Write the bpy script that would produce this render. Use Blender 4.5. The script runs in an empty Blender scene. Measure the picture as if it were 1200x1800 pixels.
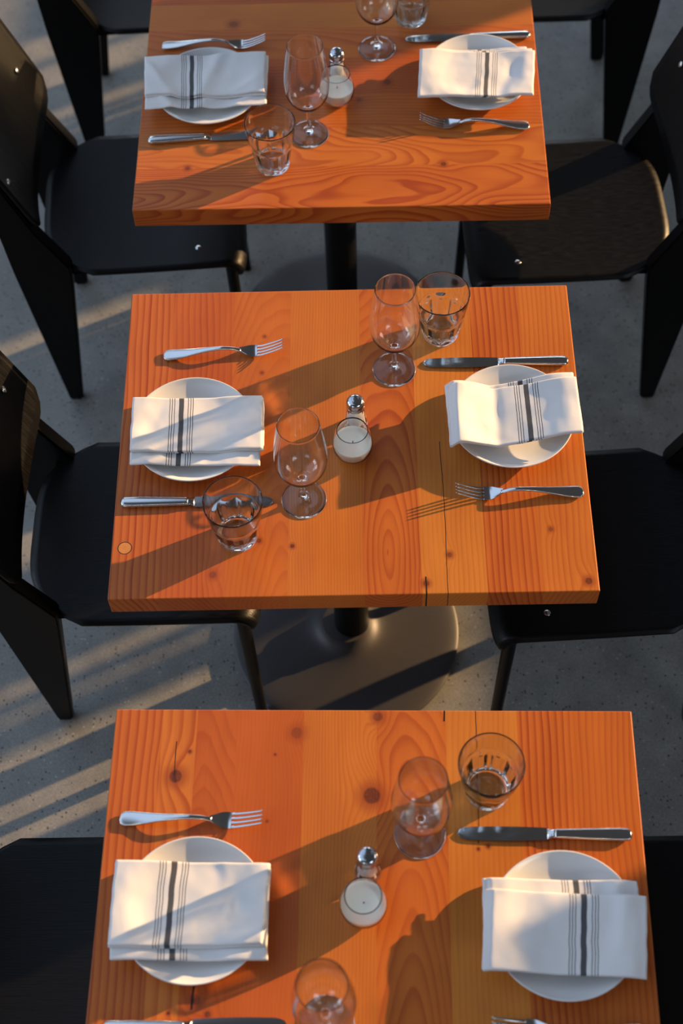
import bpy, bmesh, math, random
from mathutils import Vector, Matrix, noise

scene = bpy.context.scene
C = scene.collection
PI = math.pi
random.seed(7)

# ------------------------------------------------------------------ camera
F_PX, YAW, PITCH, ROLL = 2640.17, math.radians(-1.585), math.radians(59.03), math.radians(-2.4393)
CAM = Vector((0.0174, -1.387, 2.8086))
fwd = Vector((math.sin(YAW)*math.cos(PITCH), math.cos(YAW)*math.cos(PITCH), -math.sin(PITCH)))
right = Vector((math.cos(YAW), -math.sin(YAW), 0))
up = right.cross(fwd)
r2 = right*math.cos(ROLL) + up*math.sin(ROLL)
u2 = -right*math.sin(ROLL) + up*math.cos(ROLL)
cd = bpy.data.cameras.new('camera')
cam = bpy.data.objects.new('camera', cd); C.objects.link(cam)
m = Matrix.Identity(4)
for i in range(3):
    m[i][0] = r2[i]; m[i][1] = u2[i]; m[i][2] = -fwd[i]; m[i][3] = CAM[i]
cam.matrix_world = m
cd.sensor_fit = 'VERTICAL'; cd.sensor_height = 36.0; cd.lens = F_PX/1800*36.0
cd.clip_start = 0.05; cd.clip_end = 60
cd.dof.use_dof = True
cd.dof.focus_distance = (Vector((0, -0.02, 0.76)) - CAM).dot(fwd)
cd.dof.aperture_fstop = 3.2
scene.camera = cam

# ------------------------------------------------------------------ light
SUN_AZ, SUN_EL = math.radians(25.1), math.radians(14)
sd = bpy.data.lights.new('sun', 'SUN'); sd.energy = 10.4; sd.color = (1.0, 0.62, 0.29); sd.angle = math.radians(0.6)
sun = bpy.data.objects.new('sun', sd); C.objects.link(sun)
sdir = Vector((math.cos(SUN_AZ)*math.cos(SUN_EL), math.sin(SUN_AZ)*math.cos(SUN_EL), math.sin(SUN_EL)))
sun.rotation_euler = sdir.to_track_quat('Z', 'Y').to_euler()
sun.location = (3, 2, 3)
sd.cycles.is_caustics_light = True

world = bpy.data.worlds.new('world'); scene.world = world
world.use_nodes = True
wn = world.node_tree.nodes; wl = world.node_tree.links
wn.clear()
wo = wn.new('ShaderNodeOutputWorld')

def wnode(t, **k):
    n = wn.new(t)
    for a, b in k.items():
        setattr(n, a, b)
    return n

def wlobe(dirv, inner, outer):
    """soft patch of brighter sky around a direction, 0..1"""
    tc = wnode('ShaderNodeTexCoord')
    nm = wnode('ShaderNodeVectorMath', operation='NORMALIZE'); wl.new(tc.outputs['Generated'], nm.inputs[0])
    dp = wnode('ShaderNodeVectorMath', operation='DOT_PRODUCT'); wl.new(nm.outputs[0], dp.inputs[0])
    dp.inputs[1].default_value = Vector(dirv).normalized()
    mr = wnode('ShaderNodeMapRange', interpolation_type='SMOOTHSTEP'); wl.new(dp.outputs['Value'], mr.inputs[0])
    mr.inputs[1].default_value = math.cos(math.radians(outer)); mr.inputs[2].default_value = math.cos(math.radians(inner))
    mr.inputs[3].default_value = 0; mr.inputs[4].default_value = 1
    return mr.outputs[0]

def wsum(terms):
    acc = None
    for fac, col in terms:
        mx = wnode('ShaderNodeVectorMath', operation='SCALE'); mx.inputs[0].default_value = col
        if fac is None:
            mx.inputs['Scale'].default_value = 1.0
        else:
            wl.new(fac, mx.inputs['Scale'])
        if acc is None:
            acc = mx.outputs[0]
        else:
            ad = wnode('ShaderNodeVectorMath', operation='ADD'); wl.new(acc, ad.inputs[0]); wl.new(mx.outputs[0], ad.inputs[1]); acc = ad.outputs[0]
    return acc
def wpatch(x=None, y=None, z=None):
    """soft-edged bright patch of the surroundings: (lo, hi, softness) of the direction's components"""
    tc = wnode('ShaderNodeTexCoord')
    nm = wnode('ShaderNodeVectorMath', operation='NORMALIZE'); wl.new(tc.outputs['Generated'], nm.inputs[0])
    sp = wnode('ShaderNodeSeparateXYZ'); wl.new(nm.outputs[0], sp.inputs[0])
    acc = None
    for k, rng in enumerate((x, y, z)):
        if rng is None: continue
        lo, hi, so = rng
        for (a, b_) in ((lo, lo+so), (hi, hi-so)):
            mr = wnode('ShaderNodeMapRange', interpolation_type='SMOOTHSTEP'); wl.new(sp.outputs[k], mr.inputs[0])
            mr.inputs[1].default_value = min(a, b_); mr.inputs[2].default_value = max(a, b_)
            mr.inputs[3].default_value = 0 if a < b_ else 1; mr.inputs[4].default_value = 1 if a < b_ else 0
            if acc is None: acc = mr.outputs[0]
            else:
                mu = wnode('ShaderNodeMath', operation='MULTIPLY'); wl.new(acc, mu.inputs[0]); wl.new(mr.outputs[0], mu.inputs[1]); acc = mu.outputs[0]
    return acc
WORLD_TERMS = [
    (None, (0.060, 0.061, 0.066)),
    (wpatch(x=(-0.90, -0.105, 0.03), y=(-0.45, 0.90, 0.15), z=(0.28, 0.99, 0.12)), (0.64, 0.86, 1.22)),
    (wpatch(y=(-0.15, 1.3, 0.2), z=(0.03, 0.36, 0.05)), (0.26, 0.29, 0.34)),
    (wpatch(y=(-1.3, 0.05, 0.2), z=(0.03, 0.40, 0.05)), (0.09, 0.10, 0.11)),
    (wpatch(x=(-0.30, -0.06, 0.02), y=(0.6, 1.3, 0.05), z=(0.12, 0.34, 0.02)), (3.8, 4.4, 5.0)),  # small bright patches added from here on for highlights on the glass
    (wpatch(x=(0.06, 0.26, 0.02), y=(0.6, 1.3, 0.05), z=(0.12, 0.34, 0.02)), (3.4, 3.9, 4.4)),
    (wpatch(x=(-1.3, -0.6, 0.02), y=(-0.40, -0.06, 0.02), z=(0.14, 0.40, 0.02)), (4.5, 5.2, 6.0)),
    (wpatch(x=(-1.3, -0.6, 0.02), y=(0.02, 0.30, 0.02), z=(0.14, 0.40, 0.02)), (4.0, 4.6, 5.4)),
    (wpatch(x=(0.62, 1.3, 0.03), y=(-0.05, 0.30, 0.03), z=(0.16, 0.46, 0.03)), (4.2, 3.8, 3.4)),
    (wpatch(x=(0.32, 0.70, 0.02), y=(-0.80, -0.40, 0.02), z=(0.30, 0.55, 0.02)), (3.6, 3.8, 4.2)),
    (wpatch(x=(-0.60, -0.25, 0.02), y=(-0.90, -0.50, 0.02), z=(0.20, 0.45, 0.02)), (1.6, 1.8, 2.1)),
]
bg = wnode('ShaderNodeBackground'); bg.inputs['Strength'].default_value = 1.0
wl.new(wsum(WORLD_TERMS), bg.inputs['Color']); wl.new(bg.outputs[0], wo.inputs['Surface'])

scene.view_settings.view_transform = 'Standard'
scene.view_settings.look = 'None'
scene.view_settings.gamma = 1.0
scene.view_settings.use_curve_mapping = False
scene.view_settings.exposure = 0.0
cy = scene.cycles
cy.use_denoising = True
cy.max_bounces = 28; cy.transmission_bounces = 28; cy.transparent_max_bounces = 16
cy.glossy_bounces = 5; cy.diffuse_bounces = 4
cy.caustics_reflective = True; cy.caustics_refractive = True
cy.blur_glossy = 0.6
cy.sample_clamp_indirect = 6.0

# ------------------------------------------------------------------ materials
def mat(name):
    mt = bpy.data.materials.new(name); mt.use_nodes = True
    nt = mt.node_tree
    b = nt.nodes['Principled BSDF']
    return mt, nt, b

class NB:
    """small node builder"""
    def __init__(s, nt): s.nt = nt; s.n = nt.nodes; s.l = nt.links
    def _set(s, sock, v):
        if isinstance(v, bpy.types.NodeSocket): s.l.new(v, sock)
        elif v is not None: sock.default_value = v
    def math(s, op, a, b=None, c=None, clamp=False):
        n = s.n.new('ShaderNodeMath'); n.operation = op; n.use_clamp = clamp
        s._set(n.inputs[0], a)
        if b is not None: s._set(n.inputs[1], b)
        if c is not None: s._set(n.inputs[2], c)
        return n.outputs[0]
    def comb(s, x, y, z):
        n = s.n.new('ShaderNodeCombineXYZ'); s._set(n.inputs[0], x); s._set(n.inputs[1], y); s._set(n.inputs[2], z); return n.outputs[0]
    def sep(s, v):
        n = s.n.new('ShaderNodeSeparateXYZ'); s._set(n.inputs[0], v); return n.outputs
    def obj(s):
        return s.n.new('ShaderNodeTexCoord').outputs['Object']
    def uv(s):
        return s.n.new('ShaderNodeTexCoord').outputs['UV']
    def noise(s, vec, scale, detail=2.0, rough=0.5, dist=0.0, color=False):
        n = s.n.new('ShaderNodeTexNoise'); s._set(n.inputs['Vector'], vec); n.inputs['Scale'].default_value = scale
        n.inputs['Detail'].default_value = detail; n.inputs['Roughness'].default_value = rough; n.inputs['Distortion'].default_value = dist
        return n.outputs['Color' if color else 'Fac']
    def voro(s, vec, scale, out='Distance'):
        n = s.n.new('ShaderNodeTexVoronoi'); s._set(n.inputs['Vector'], vec); n.inputs['Scale'].default_value = scale
        return n.outputs[out]
    def mr(s, v, a, b, c=0.0, d=1.0, smooth=False):
        n = s.n.new('ShaderNodeMapRange'); s._set(n.inputs[0], v)
        n.inputs[1].default_value = a; n.inputs[2].default_value = b; n.inputs[3].default_value = c; n.inputs[4].default_value = d
        if smooth: n.interpolation_type = 'SMOOTHSTEP'
        return n.outputs[0]
    def ramp(s, v, stops, interp='LINEAR'):
        n = s.n.new('ShaderNodeValToRGB'); s._set(n.inputs[0], v); cr = n.color_ramp; cr.interpolation = interp
        while len(cr.elements) < len(stops): cr.elements.new(0.5)
        for e, (p, c) in zip(cr.elements, stops):
            e.position = p
        for e, (p, c) in zip(cr.elements, stops):
            e.color = (c[0], c[1], c[2], 1.0)
        return n.outputs['Color']
    def mix(s, f, a, b, mode='MIX'):
        n = s.n.new('ShaderNodeMix'); n.data_type = 'RGBA'; n.blend_type = mode; n.clamp_factor = True
        s._set(n.inputs[0], f)
        for sock, v in ((n.inputs[6], a), (n.inputs[7], b)):
            if isinstance(v, bpy.types.NodeSocket): s.l.new(v, sock)
            else: sock.default_value = (v[0], v[1], v[2], 1)
        return n.outputs[2]
    def bump(s, h, strength, dist=0.001):
        n = s.n.new('ShaderNodeBump'); s._set(n.inputs['Height'], h); n.inputs['Strength'].default_value = strength; n.inputs['Distance'].default_value = dist
        return n.outputs[0]

def simple(name, col, rough=0.5, metal=0.0, **k):
    mt, nt, b = mat(name)
    b.inputs['Base Color'].default_value = (*col, 1); b.inputs['Roughness'].default_value = rough; b.inputs['Metallic'].default_value = metal
    for a, v in k.items(): b.inputs[a].default_value = v
    return mt

def wood_material(name, along, W, planks, knots, cracks=(), seed=0.0, plugs=()):
    """fir board top. along: 'y' or 'x' grain direction. W: size across the boards.
    planks: (start 0..1, pith_u, pith_w, freq, tilt, warp, contrast, colour)"""
    mt, nt, b = mat(name); q = NB(nt)
    o = q.sep(q.obj())
    if along == 'y': u, v = o[0], o[1]
    else: u, v = o[1], o[0]
    w = o[2]
    fac = q.math('ADD', q.math('DIVIDE', u, W), 0.5)
    A = q.sep(q.ramp(fac, [(p[0], (p[1]+1, p[2]+1, p[3]/400)) for p in planks], 'CONSTANT'))
    B = q.sep(q.ramp(fac, [(p[0], (p[4]+1, p[5], p[6])) for p in planks], 'CONSTANT'))
    base = q.ramp(fac, [(p[0], p[7]) for p in planks], 'CONSTANT')
    pid = q.sep(q.ramp(fac, [(p[0], (i*0.37 % 1.0, i*0.61 % 1.0, 0)) for i, p in enumerate(planks)], 'CONSTANT'))
    pu = q.math('SUBTRACT', A[0], 1.0); pw = q.math('SUBTRACT', A[1], 1.0); fr = q.math('MULTIPLY', A[2], 400.0)
    tilt = q.math('SUBTRACT', B[0], 1.0)
    offs = q.math('MULTIPLY_ADD', pid[0], 37.0, seed)
    nv = q.comb(q.math('ADD', q.math('MULTIPLY', u, 7.0), offs), q.math('MULTIPLY', v, 2.2), q.math('MULTIPLY', w, 7.0))
    n1 = q.math('SUBTRACT', q.noise(nv, 1.0, 2.0, 0.45), 0.5)
    nv2 = q.comb(q.math('ADD', q.math('MULTIPLY', u, 26.0), offs), q.math('MULTIPLY', v, 9.0), q.math('MULTIPLY', w, 26.0))
    n2 = q.math('SUBTRACT', q.noise(nv2, 1.0, 2.0, 0.5), 0.5)
    du = q.math('SUBTRACT', u, pu)
    dw = q.math('SUBTRACT', q.math('MULTIPLY_ADD', v, tilt, w), pw)
    r = q.math('SQRT', q.math('ADD', q.math('MULTIPLY', du, du), q.math('MULTIPLY', dw, dw)))
    r = q.math('ADD', r, q.math('MULTIPLY', n1, q.math('MULTIPLY', B[1], 0.05)))
    r = q.math('ADD', r, q.math('MULTIPLY', n2, 0.0035))
    core = None; halo = None
    for (ku, kv, s, amp, dark) in knots:
        a = q.math('DIVIDE', q.math('SUBTRACT', u, ku), s*2.6); c = q.math('DIVIDE', q.math('SUBTRACT', v, kv), s*4.2)
        d2 = q.math('ADD', q.math('MULTIPLY', a, a), q.math('MULTIPLY', c, c))
        g = q.math('EXPONENT', q.math('MULTIPLY', d2, -1.0))
        r = q.math('ADD', r, q.math('MULTIPLY', g, amp))
        a1 = q.math('DIVIDE', q.math('ADD', q.math('SUBTRACT', u, ku), q.math('MULTIPLY', n2, s*0.8)), s); c1 = q.math('DIVIDE', q.math('SUBTRACT', v, kv), s*1.05)
        d1 = q.math('SQRT', q.math('ADD', q.math('MULTIPLY', a1, a1), q.math('MULTIPLY', c1, c1)))
        k = q.math('MULTIPLY', q.mr(d1, 0.75, 1.1, 1.0, 0.0, True), dark)
        h = q.math('MULTIPLY', q.mr(d1, 0.9, 2.6, 1.0, 0.0, True), 0.65*min(1.0, dark+0.2))
        core = k if core is None else q.math('MAXIMUM', core, k)
        halo = h if halo is None else q.math('MAXIMUM', halo, h)
    ring = q.math('FRACT', q.math('MULTIPLY', r, fr))
    line = q.ramp(ring, [(0.0, (0.0,)*3), (0.45, (0.18,)*3), (0.80, (0.95,)*3), (0.90, (1,)*3), (0.97, (0.15,)*3), (1.0, (0,)*3)])
    ringid = q.noise(q.comb(q.math('MULTIPLY', r, 60.0), offs, 0.0), 1.0, 1.0)
    line = q.math('MULTIPLY', line, q.math('MULTIPLY', B[2], q.mr(ringid, 0.3, 0.7, 0.55, 1.25)))
    fib = q.noise(q.comb(q.math('MULTIPLY', u, 900.0), q.math('MULTIPLY', v, 14.0), q.math('MULTIPLY', w, 900.0)), 1.0, 2.0)
    mott = q.noise(q.comb(q.math('ADD', q.math('MULTIPLY', u, 14.0), offs), q.math('MULTIPLY', v, 5.0), w), 1.0, 2.0)
    dark = q.mix(1.0, base, (0.58, 0.29, 0.22), 'MULTIPLY')
    col = q.mix(line, base, dark)
    col = q.mix(1.0, col, q.ramp(mott, [(0.25, (0.88, 0.82, 0.78)), (0.75, (1.08, 1.12, 1.15))]), 'MULTIPLY')
    col = q.mix(1.0, col, q.ramp(fib, [(0.3, (0.94, 0.92, 0.9)), (0.7, (1.04, 1.05, 1.06))]), 'MULTIPLY')
    if halo is not None:
        col = q.mix(halo, col, (0.26, 0.045, 0.010))
        kn = q.noise(q.comb(u, v, w), 300.0, 2.0)
        kc = q.mix(q.math('MULTIPLY', line, 0.9), q.mix(kn, (0.06, 0.014, 0.006), (0.24, 0.055, 0.016)), (0.03, 0.008, 0.004))
        col = q.mix(core, col, kc)
    for (pu_, pv_, rr) in plugs:
        a = q.math('SUBTRACT', u, pu_); c = q.math('SUBTRACT', v, pv_)
        d = q.math('SQRT', q.math('ADD', q.math('MULTIPLY', a, a), q.math('MULTIPLY', c, c)))
        col = q.mix(q.math('LESS_THAN', d, rr), col, (0.015, 0.006, 0.004))
        col = q.mix(q.math('LESS_THAN', d, rr*0.88), col, q.mix(q.noise(q.comb(u, v, w), 120.0), (0.50, 0.17, 0.04), (0.62, 0.27, 0.07)))
    for (cu, cv0, cv1, wd) in cracks:
        wob = q.math('MULTIPLY', q.math('SUBTRACT', q.noise(q.comb(0.0, q.math('MULTIPLY', v, 12.0), cu*9), 1.0, 3.0), 0.5), 0.008)
        d = q.math('ABSOLUTE', q.math('SUBTRACT', q.math('SUBTRACT', u, cu), wob))
        inr = q.math('MULTIPLY', q.math('GREATER_THAN', v, cv0), q.math('LESS_THAN', v, cv1))
        col = q.mix(q.math('MULTIPLY', q.math('LESS_THAN', d, wd), inr), col, (0.02, 0.008, 0.004))
    nt.links.new(col, b.inputs['Base Color'])
    b.inputs['Roughness'].default_value = 0.42
    nt.links.new(q.mr(line, 0, 1, 0.38, 0.46), b.inputs['Roughness'])
    b.inputs['Specular IOR Level'].default_value = 0.35
    nt.links.new(q.bump(line, 0.12, 0.0006), b.inputs['Normal'])
    return mt

O1, O2, O3 = (0.505, 0.132, 0.019), (0.54, 0.160, 0.024), (0.45, 0.102, 0.016)
Y1, Y2 = (0.555, 0.190, 0.028), (0.53, 0.163, 0.024)
# start, pith_u, pith_w, freq, tilt, warp, contrast, colour
planks2 = [
    (0.0, -0.62, -0.10, 95, 0.02, 0.5, 0.80, O1), (0.10, -0.55, -0.2, 120, 0.02, 0.6, 0.45, O3),
    (0.235, -0.10, -0.10, 130, 0.22, 1.0, 0.30, O1), (0.366, 0.45, -0.2, 230, 0.0, 0.3, 0.35, Y2),
    (0.52, 0.055, -0.050, 120, 0.22, 1.1, 0.60, O1), (0.64, 0.50, -0.2, 150, 0.03, 0.5, 0.28, Y1),
    (0.77, -0.35, -0.15, 105, 0.02, 0.4, 0.85, O1), (0.885, 0.62, -0.12, 120, 0.02, 0.7, 0.50, O2)]
planks3 = [
    (0.0, -0.62, -0.10, 95, 0.02, 0.5, 0.80, O1), (0.09, -0.55, -0.2, 75, 0.03, 0.6, 0.75, O2),
    (0.16, -0.25, -0.10, 200, 0.12, 0.6, 0.28, O3), (0.235, -0.45, -0.1, 190, 0.02, 0.6, 0.20, O3),
    (0.364, 0.45, -0.2, 230, 0.0, 0.3, 0.35, Y2), (0.504, 0.055, -0.060, 120, 0.20, 1.1, 0.55, O1),
    (0.64, 0.50, -0.2, 150, 0.03, 0.5, 0.28, Y1), (0.775, -0.35, -0.15, 105, 0.02, 0.4, 0.85, O1), (0.885, 0.62, -0.12, 120, 0.02, 0.7, 0.45, O1)]
planks1 = [
    (0.0, -0.275, -0.035, 120, 0.075, 3.4, 0.85, O1), (0.165, -0.165, -0.045, 120, 0.08, 2.6, 0.60, O2),
    (0.33, -0.60, -0.10, 120, 0.04, 0.6, 0.50, O1), (0.48, 0.30, -0.15, 160, 0.03, 0.8, 0.45, O3),
    (0.64, 0.09, -0.09, 120, 0.08, 0.9, 0.45, O1), (0.78, 0.5, -0.1, 170, 0.03, 0.5, 0.30, Y2), (0.90, 0.30, -0.05, 130, 0.08, 0.8, 0.50, O3)]
TW, TD, TH = 0.762, 0.6054, 0.0425
M_wood2 = wood_material('fir_boards_middle', 'y', TW, planks2,
    [(0.365, -0.285, 0.0060, 0.012, 0.9), (0.152, -0.234, 0.0045, 0.008, 0.7), (0.314, -0.191, 0.004, 0.006, 0.6),
     (-0.148, -0.202, 0.004, 0.006, 0.7), (-0.218, -0.262, 0.006, 0.008, 0.6), (-0.149, 0.126, 0.003, 0.004, 0.7),
     (-0.146, 0.203, 0.003, 0.004, 0.6), (-0.095, -0.213, 0.0035, 0.004, 1.0), (0.113, -0.284, 0.005, 0.006, 0.8)],
    cracks=[(0.147, -0.31, -0.02, 0.0006), (0.113, -0.31, -0.272, 0.0012)], plugs=[(-0.36, -0.211, 0.0115)], seed=3.0)
M_wood3 = wood_material('fir_boards_front', 'y', TW, planks3,
    [(-0.285, 0.198, 0.0100, 0.020, 0.95), (-0.267, 0.236, 0.0026, 0.002, 1.0), (-0.001, 0.170, 0.0125, 0.022, 1.0),
     (-0.112, 0.266, 0.009, 0.012, 0.5), (0.008, 0.292, 0.007, 0.02, 0.7), (-0.142, 0.232, 0.0018, 0.001, 0.9), (-0.150, 0.131, 0.002, 0.001, 0.7),
     (-0.236, -0.118, 0.007, 0.012, 0.7), (0.149, 0.092, 0.0022, 0.001, 1.0), (0.163, 0.096, 0.0028, 0.001, 1.0), (-0.219, -0.137, 0.004, 0.002, 1.0), (-0.272, -0.136, 0.0022, 0.001, 1.0)],
    cracks=[(0.150, 0.10, 0.31, 0.0006), (0.105, 0.285, 0.31, 0.0013), (-0.287, 0.20, 0.252, 0.0007), (-0.2395, -0.131, -0.100, 0.0016)], seed=11.0)
M_wood1 = wood_material('fir_boards_back', 'x', TD, planks1,
    [(-0.200, 0.190, 0.005, 0.006, 0.9), (-0.200, -0.285, 0.005, 0.006, 0.8), (0.016, 0.090, 0.007, 0.010, 0.7),
     (0.185, -0.213, 0.009, 0.012, 0.6), (-0.030, 0.035, 0.004, 0.004, 0.6)], seed=23.0)

# black stained ash ply
def black_wood(name, col, rough):
    mt, nt, b = mat(name); q = NB(nt); o = q.sep(q.obj())
    g = q.noise(q.comb(q.math('MULTIPLY', o[0], 12.0), q.math('MULTIPLY', o[1], 420.0), q.math('MULTIPLY', o[2], 420.0)), 1.0, 3.0, 0.6)
    sp = q.noise(q.comb(q.math('MULTIPLY', o[0], 40.0), q.math('MULTIPLY', o[1], 260.0), 0.0), 1.0, 2.0)
    nt.links.new(q.mix(g, tuple(c*0.5 for c in col), tuple(c*1.5 for c in col)), b.inputs['Base Color'])
    nt.links.new(q.mr(sp, 0.3, 0.7, rough-0.06, rough+0.1), b.inputs['Roughness'])
    nt.links.new(q.bump(g, 0.5, 0.0006), b.inputs['Normal'])
    b.inputs['Specular IOR Level'].default_value = 0.24
    return mt
M_ply = black_wood('black_stained_ply', (0.0022, 0.0020, 0.0022), 0.38)
M_frame = simple('black_powder_coat', (0.003, 0.003, 0.0034), 0.42, 0.0, **{'Specular IOR Level': 0.16})
M_screw = simple('bright_screw', (0.75, 0.72, 0.68), 0.22, 1.0)

def cast_iron():
    mt, nt, b = mat('dark_cast_iron'); q = NB(nt); o = q.obj()
    n = q.noise(o, 400.0, 2.0)
    nt.links.new(q.mix(n, (0.030, 0.027, 0.028), (0.048, 0.043, 0.044)), b.inputs['Base Color'])
    b.inputs['Roughness'].default_value = 0.5
    nt.links.new(q.bump(n, 0.25, 0.0006), b.inputs['Normal'])
    return mt
M_iron = cast_iron()

def concrete():
    mt, nt, b = mat('polished_concrete'); q = NB(nt); o = q.obj()
    big = q.noise(o, 2.3, 4.0, 0.6); med = q.noise(o, 14.0, 4.0, 0.65); fine = q.noise(o, 240.0, 3.0, 0.7)
    col = q.mix(big, (0.155, 0.153, 0.142), (0.275, 0.268, 0.246))
    col = q.mix(1.0, col, q.ramp(med, [(0.3, (0.82, 0.82, 0.82)), (0.7, (1.15, 1.15, 1.14))]), 'MULTIPLY')
    col = q.mix(1.0, col, q.ramp(fine, [(0.3, (0.72, 0.72, 0.72)), (0.7, (1.25, 1.25, 1.24))]), 'MULTIPLY')
    cell = q.voro(o, 150.0, 'Color'); cd_ = q.voro(o, 150.0)
    c0 = q.sep(cell)[0]
    col = q.mix(q.math('MULTIPLY', q.math('GREATER_THAN', c0, 0.88), q.mr(cd_, 0.25, 0.4, 1, 0)), col, (0.045, 0.042, 0.038))
    col = q.mix(q.math('MULTIPLY', q.math('LESS_THAN', c0, 0.035), q.mr(cd_, 0.2, 0.32, 0.8, 0)), col, (0.42, 0.42, 0.40))
    nt.links.new(col, b.inputs['Base Color'])
    nt.links.new(q.mr(med, 0.3, 0.7, 0.42, 0.6), b.inputs['Roughness'])
    nt.links.new(q.bump(fine, 0.15, 0.001), b.inputs['Normal'])
    return mt
M_floor = concrete()
M_porcelain = simple('white_porcelain', (0.74, 0.74, 0.73), 0.16, 0.0, **{'Coat Weight': 0.3, 'Coat Roughness': 0.05})
M_steel = simple('polished_steel', (0.60, 0.595, 0.59), 0.13, 1.0)
M_steel_b = simple('brushed_steel', (0.50, 0.49, 0.48), 0.16, 1.0)
M_chrome = simple('chrome', (0.50, 0.50, 0.52), 0.14, 1.0)
M_hole = simple('hole_black', (0.01, 0.01, 0.01), 0.6)
M_wick = simple('burnt_wick', (0.015, 0.012, 0.01), 0.9)

def glass_mat(name, col=(1, 1, 1)):
    mt, nt, b = mat(name)
    nt.nodes.remove(b)
    g = nt.nodes.new('ShaderNodeBsdfGlass'); g.inputs['Color'].default_value = (*col, 1); g.inputs['Roughness'].default_value = 0.04; g.inputs['IOR'].default_value = 1.5
    nt.links.new(g.outputs[0], nt.nodes['Material Output'].inputs['Surface'])
    return mt
M_glass = glass_mat('clear_glass', (0.99, 0.99, 0.99))
M_glass_t = glass_mat('tumbler_glass', (0.97, 0.985, 0.98))

def wax():
    mt, nt, b = mat('ivory_wax')
    b.inputs['Base Color'].default_value = (0.90, 0.82, 0.68, 1); b.inputs['Roughness'].default_value = 0.45
    b.inputs['Subsurface Weight'].default_value = 0.5; b.inputs['Subsurface Radius'].default_value = (1.0, 0.6, 0.35); b.inputs['Subsurface Scale'].default_value = 0.006
    return mt
M_wax = wax()
M_salt = simple('white_salt', (0.85, 0.85, 0.84), 0.8)

def cloth():
    mt, nt, b = mat('striped_cotton'); q = NB(nt); s = q.sep(q.uv())
    x = q.math('ABSOLUTE', s[0])
    wob = q.math('MULTIPLY', q.math('SUBTRACT', q.noise(q.comb(q.math('MULTIPLY', s[0], 30.0), q.math('MULTIPLY', s[1], 120.0), 0.0), 1.0), 0.5), 0.0006)
    x = q.math('ADD', x, wob)
    f = q.math('LESS_THAN', x, 0.0040)
    for c in (0.0112, 0.0152, 0.0190):
        f = q.math('MAXIMUM', f, q.math('LESS_THAN', q.math('ABSOLUTE', q.math('SUBTRACT', x, c)), 0.00060))
    wv = q.noise(q.comb(q.math('MULTIPLY', s[0], 1500.0), q.math('MULTIPLY', s[1], 1500.0), 0.0), 1.0, 2.0)
    slub = q.noise(q.comb(q.math('MULTIPLY', s[0], 60.0), q.math('MULTIPLY', s[1], 1400.0), 0.0), 1.0, 2.0)
    base = q.mix(slub, (0.70, 0.69, 0.685), (0.77, 0.762, 0.758))
    col = q.mix(q.math('MULTIPLY', f, 0.94), base, q.mix(wv, (0.016, 0.018, 0.026), (0.04, 0.042, 0.052)))
    nt.links.new(col, b.inputs['Base Color'])
    b.inputs['Roughness'].default_value = 0.85
    b.inputs['Sheen Weight'].default_value = 0.03
    nt.links.new(q.bump(wv, 0.15, 0.0004), b.inputs['Normal'])
    return mt
M_cloth = cloth()
M_block_wall = simple('block_wall_paint', (0.30, 0.29, 0.27), 0.8)  # for the added unseen wall that blocks low sun
M_blocker = simple('blocker_black', (0.02, 0.02, 0.02), 0.5)  # for the added unseen sun blockers

# ------------------------------------------------------------------ helpers
def obj(name, bm, mt, parent=None, smooth=True, loc=None, rotz=0.0):
    me = bpy.data.meshes.new(name); bm.normal_update(); bm.to_mesh(me); bm.free()
    for p in me.polygons: p.use_smooth = smooth
    if mt: me.materials.append(mt)
    o = bpy.data.objects.new(name, me); C.objects.link(o)
    if parent: o.parent = parent
    if loc is not None: o.location = loc
    o.rotation_euler = (0, 0, rotz)
    return o

def tag(o, label, cat, group=None):
    o['label'] = label; o['category'] = cat
    if group: o['group'] = group
    return o

def thing(name, label, cat, loc=(0, 0, 0), rotz=0.0, group=None):
    o = bpy.data.objects.new(name, None); C.objects.link(o)
    o.empty_display_size = 0.05
    o.location = loc; o.rotation_euler = (0, 0, rotz)
    return tag(o, label, cat, group)

def dup(root, label, loc, rotz, group=None):
    def rec(o, par):
        c = o.copy(); C.objects.link(c)
        if par: c.parent = par
        for ch in list(o.children): rec(ch, c)
        return c
    kids = list(root.children)
    r = root.copy(); C.objects.link(r)
    for ch in kids: rec(ch, r)
    r.location = loc; r.rotation_euler = (0, 0, rotz); r['label'] = label
    if group: r['group'] = group
    return r

def struct(name, bm, mt, smooth=False):
    o = obj(name, bm, mt, smooth=smooth); o['kind'] = 'structure'; return o

def box(bm, x0, x1, y0, y1, z0, z1, bev=0.0, seg=2):
    r = bmesh.ops.create_cube(bm, size=1.0)
    vs = r['verts']
    for v in vs:
        v.co = Vector(((x0+x1)/2 + v.co.x*(x1-x0), (y0+y1)/2 + v.co.y*(y1-y0), (z0+z1)/2 + v.co.z*(z1-z0)))
    if bev > 0:
        es = list({e for v in vs for e in v.link_edges})
        bmesh.ops.bevel(bm, geom=es, offset=bev, segments=seg, affect='EDGES', profile=0.5)

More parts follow.
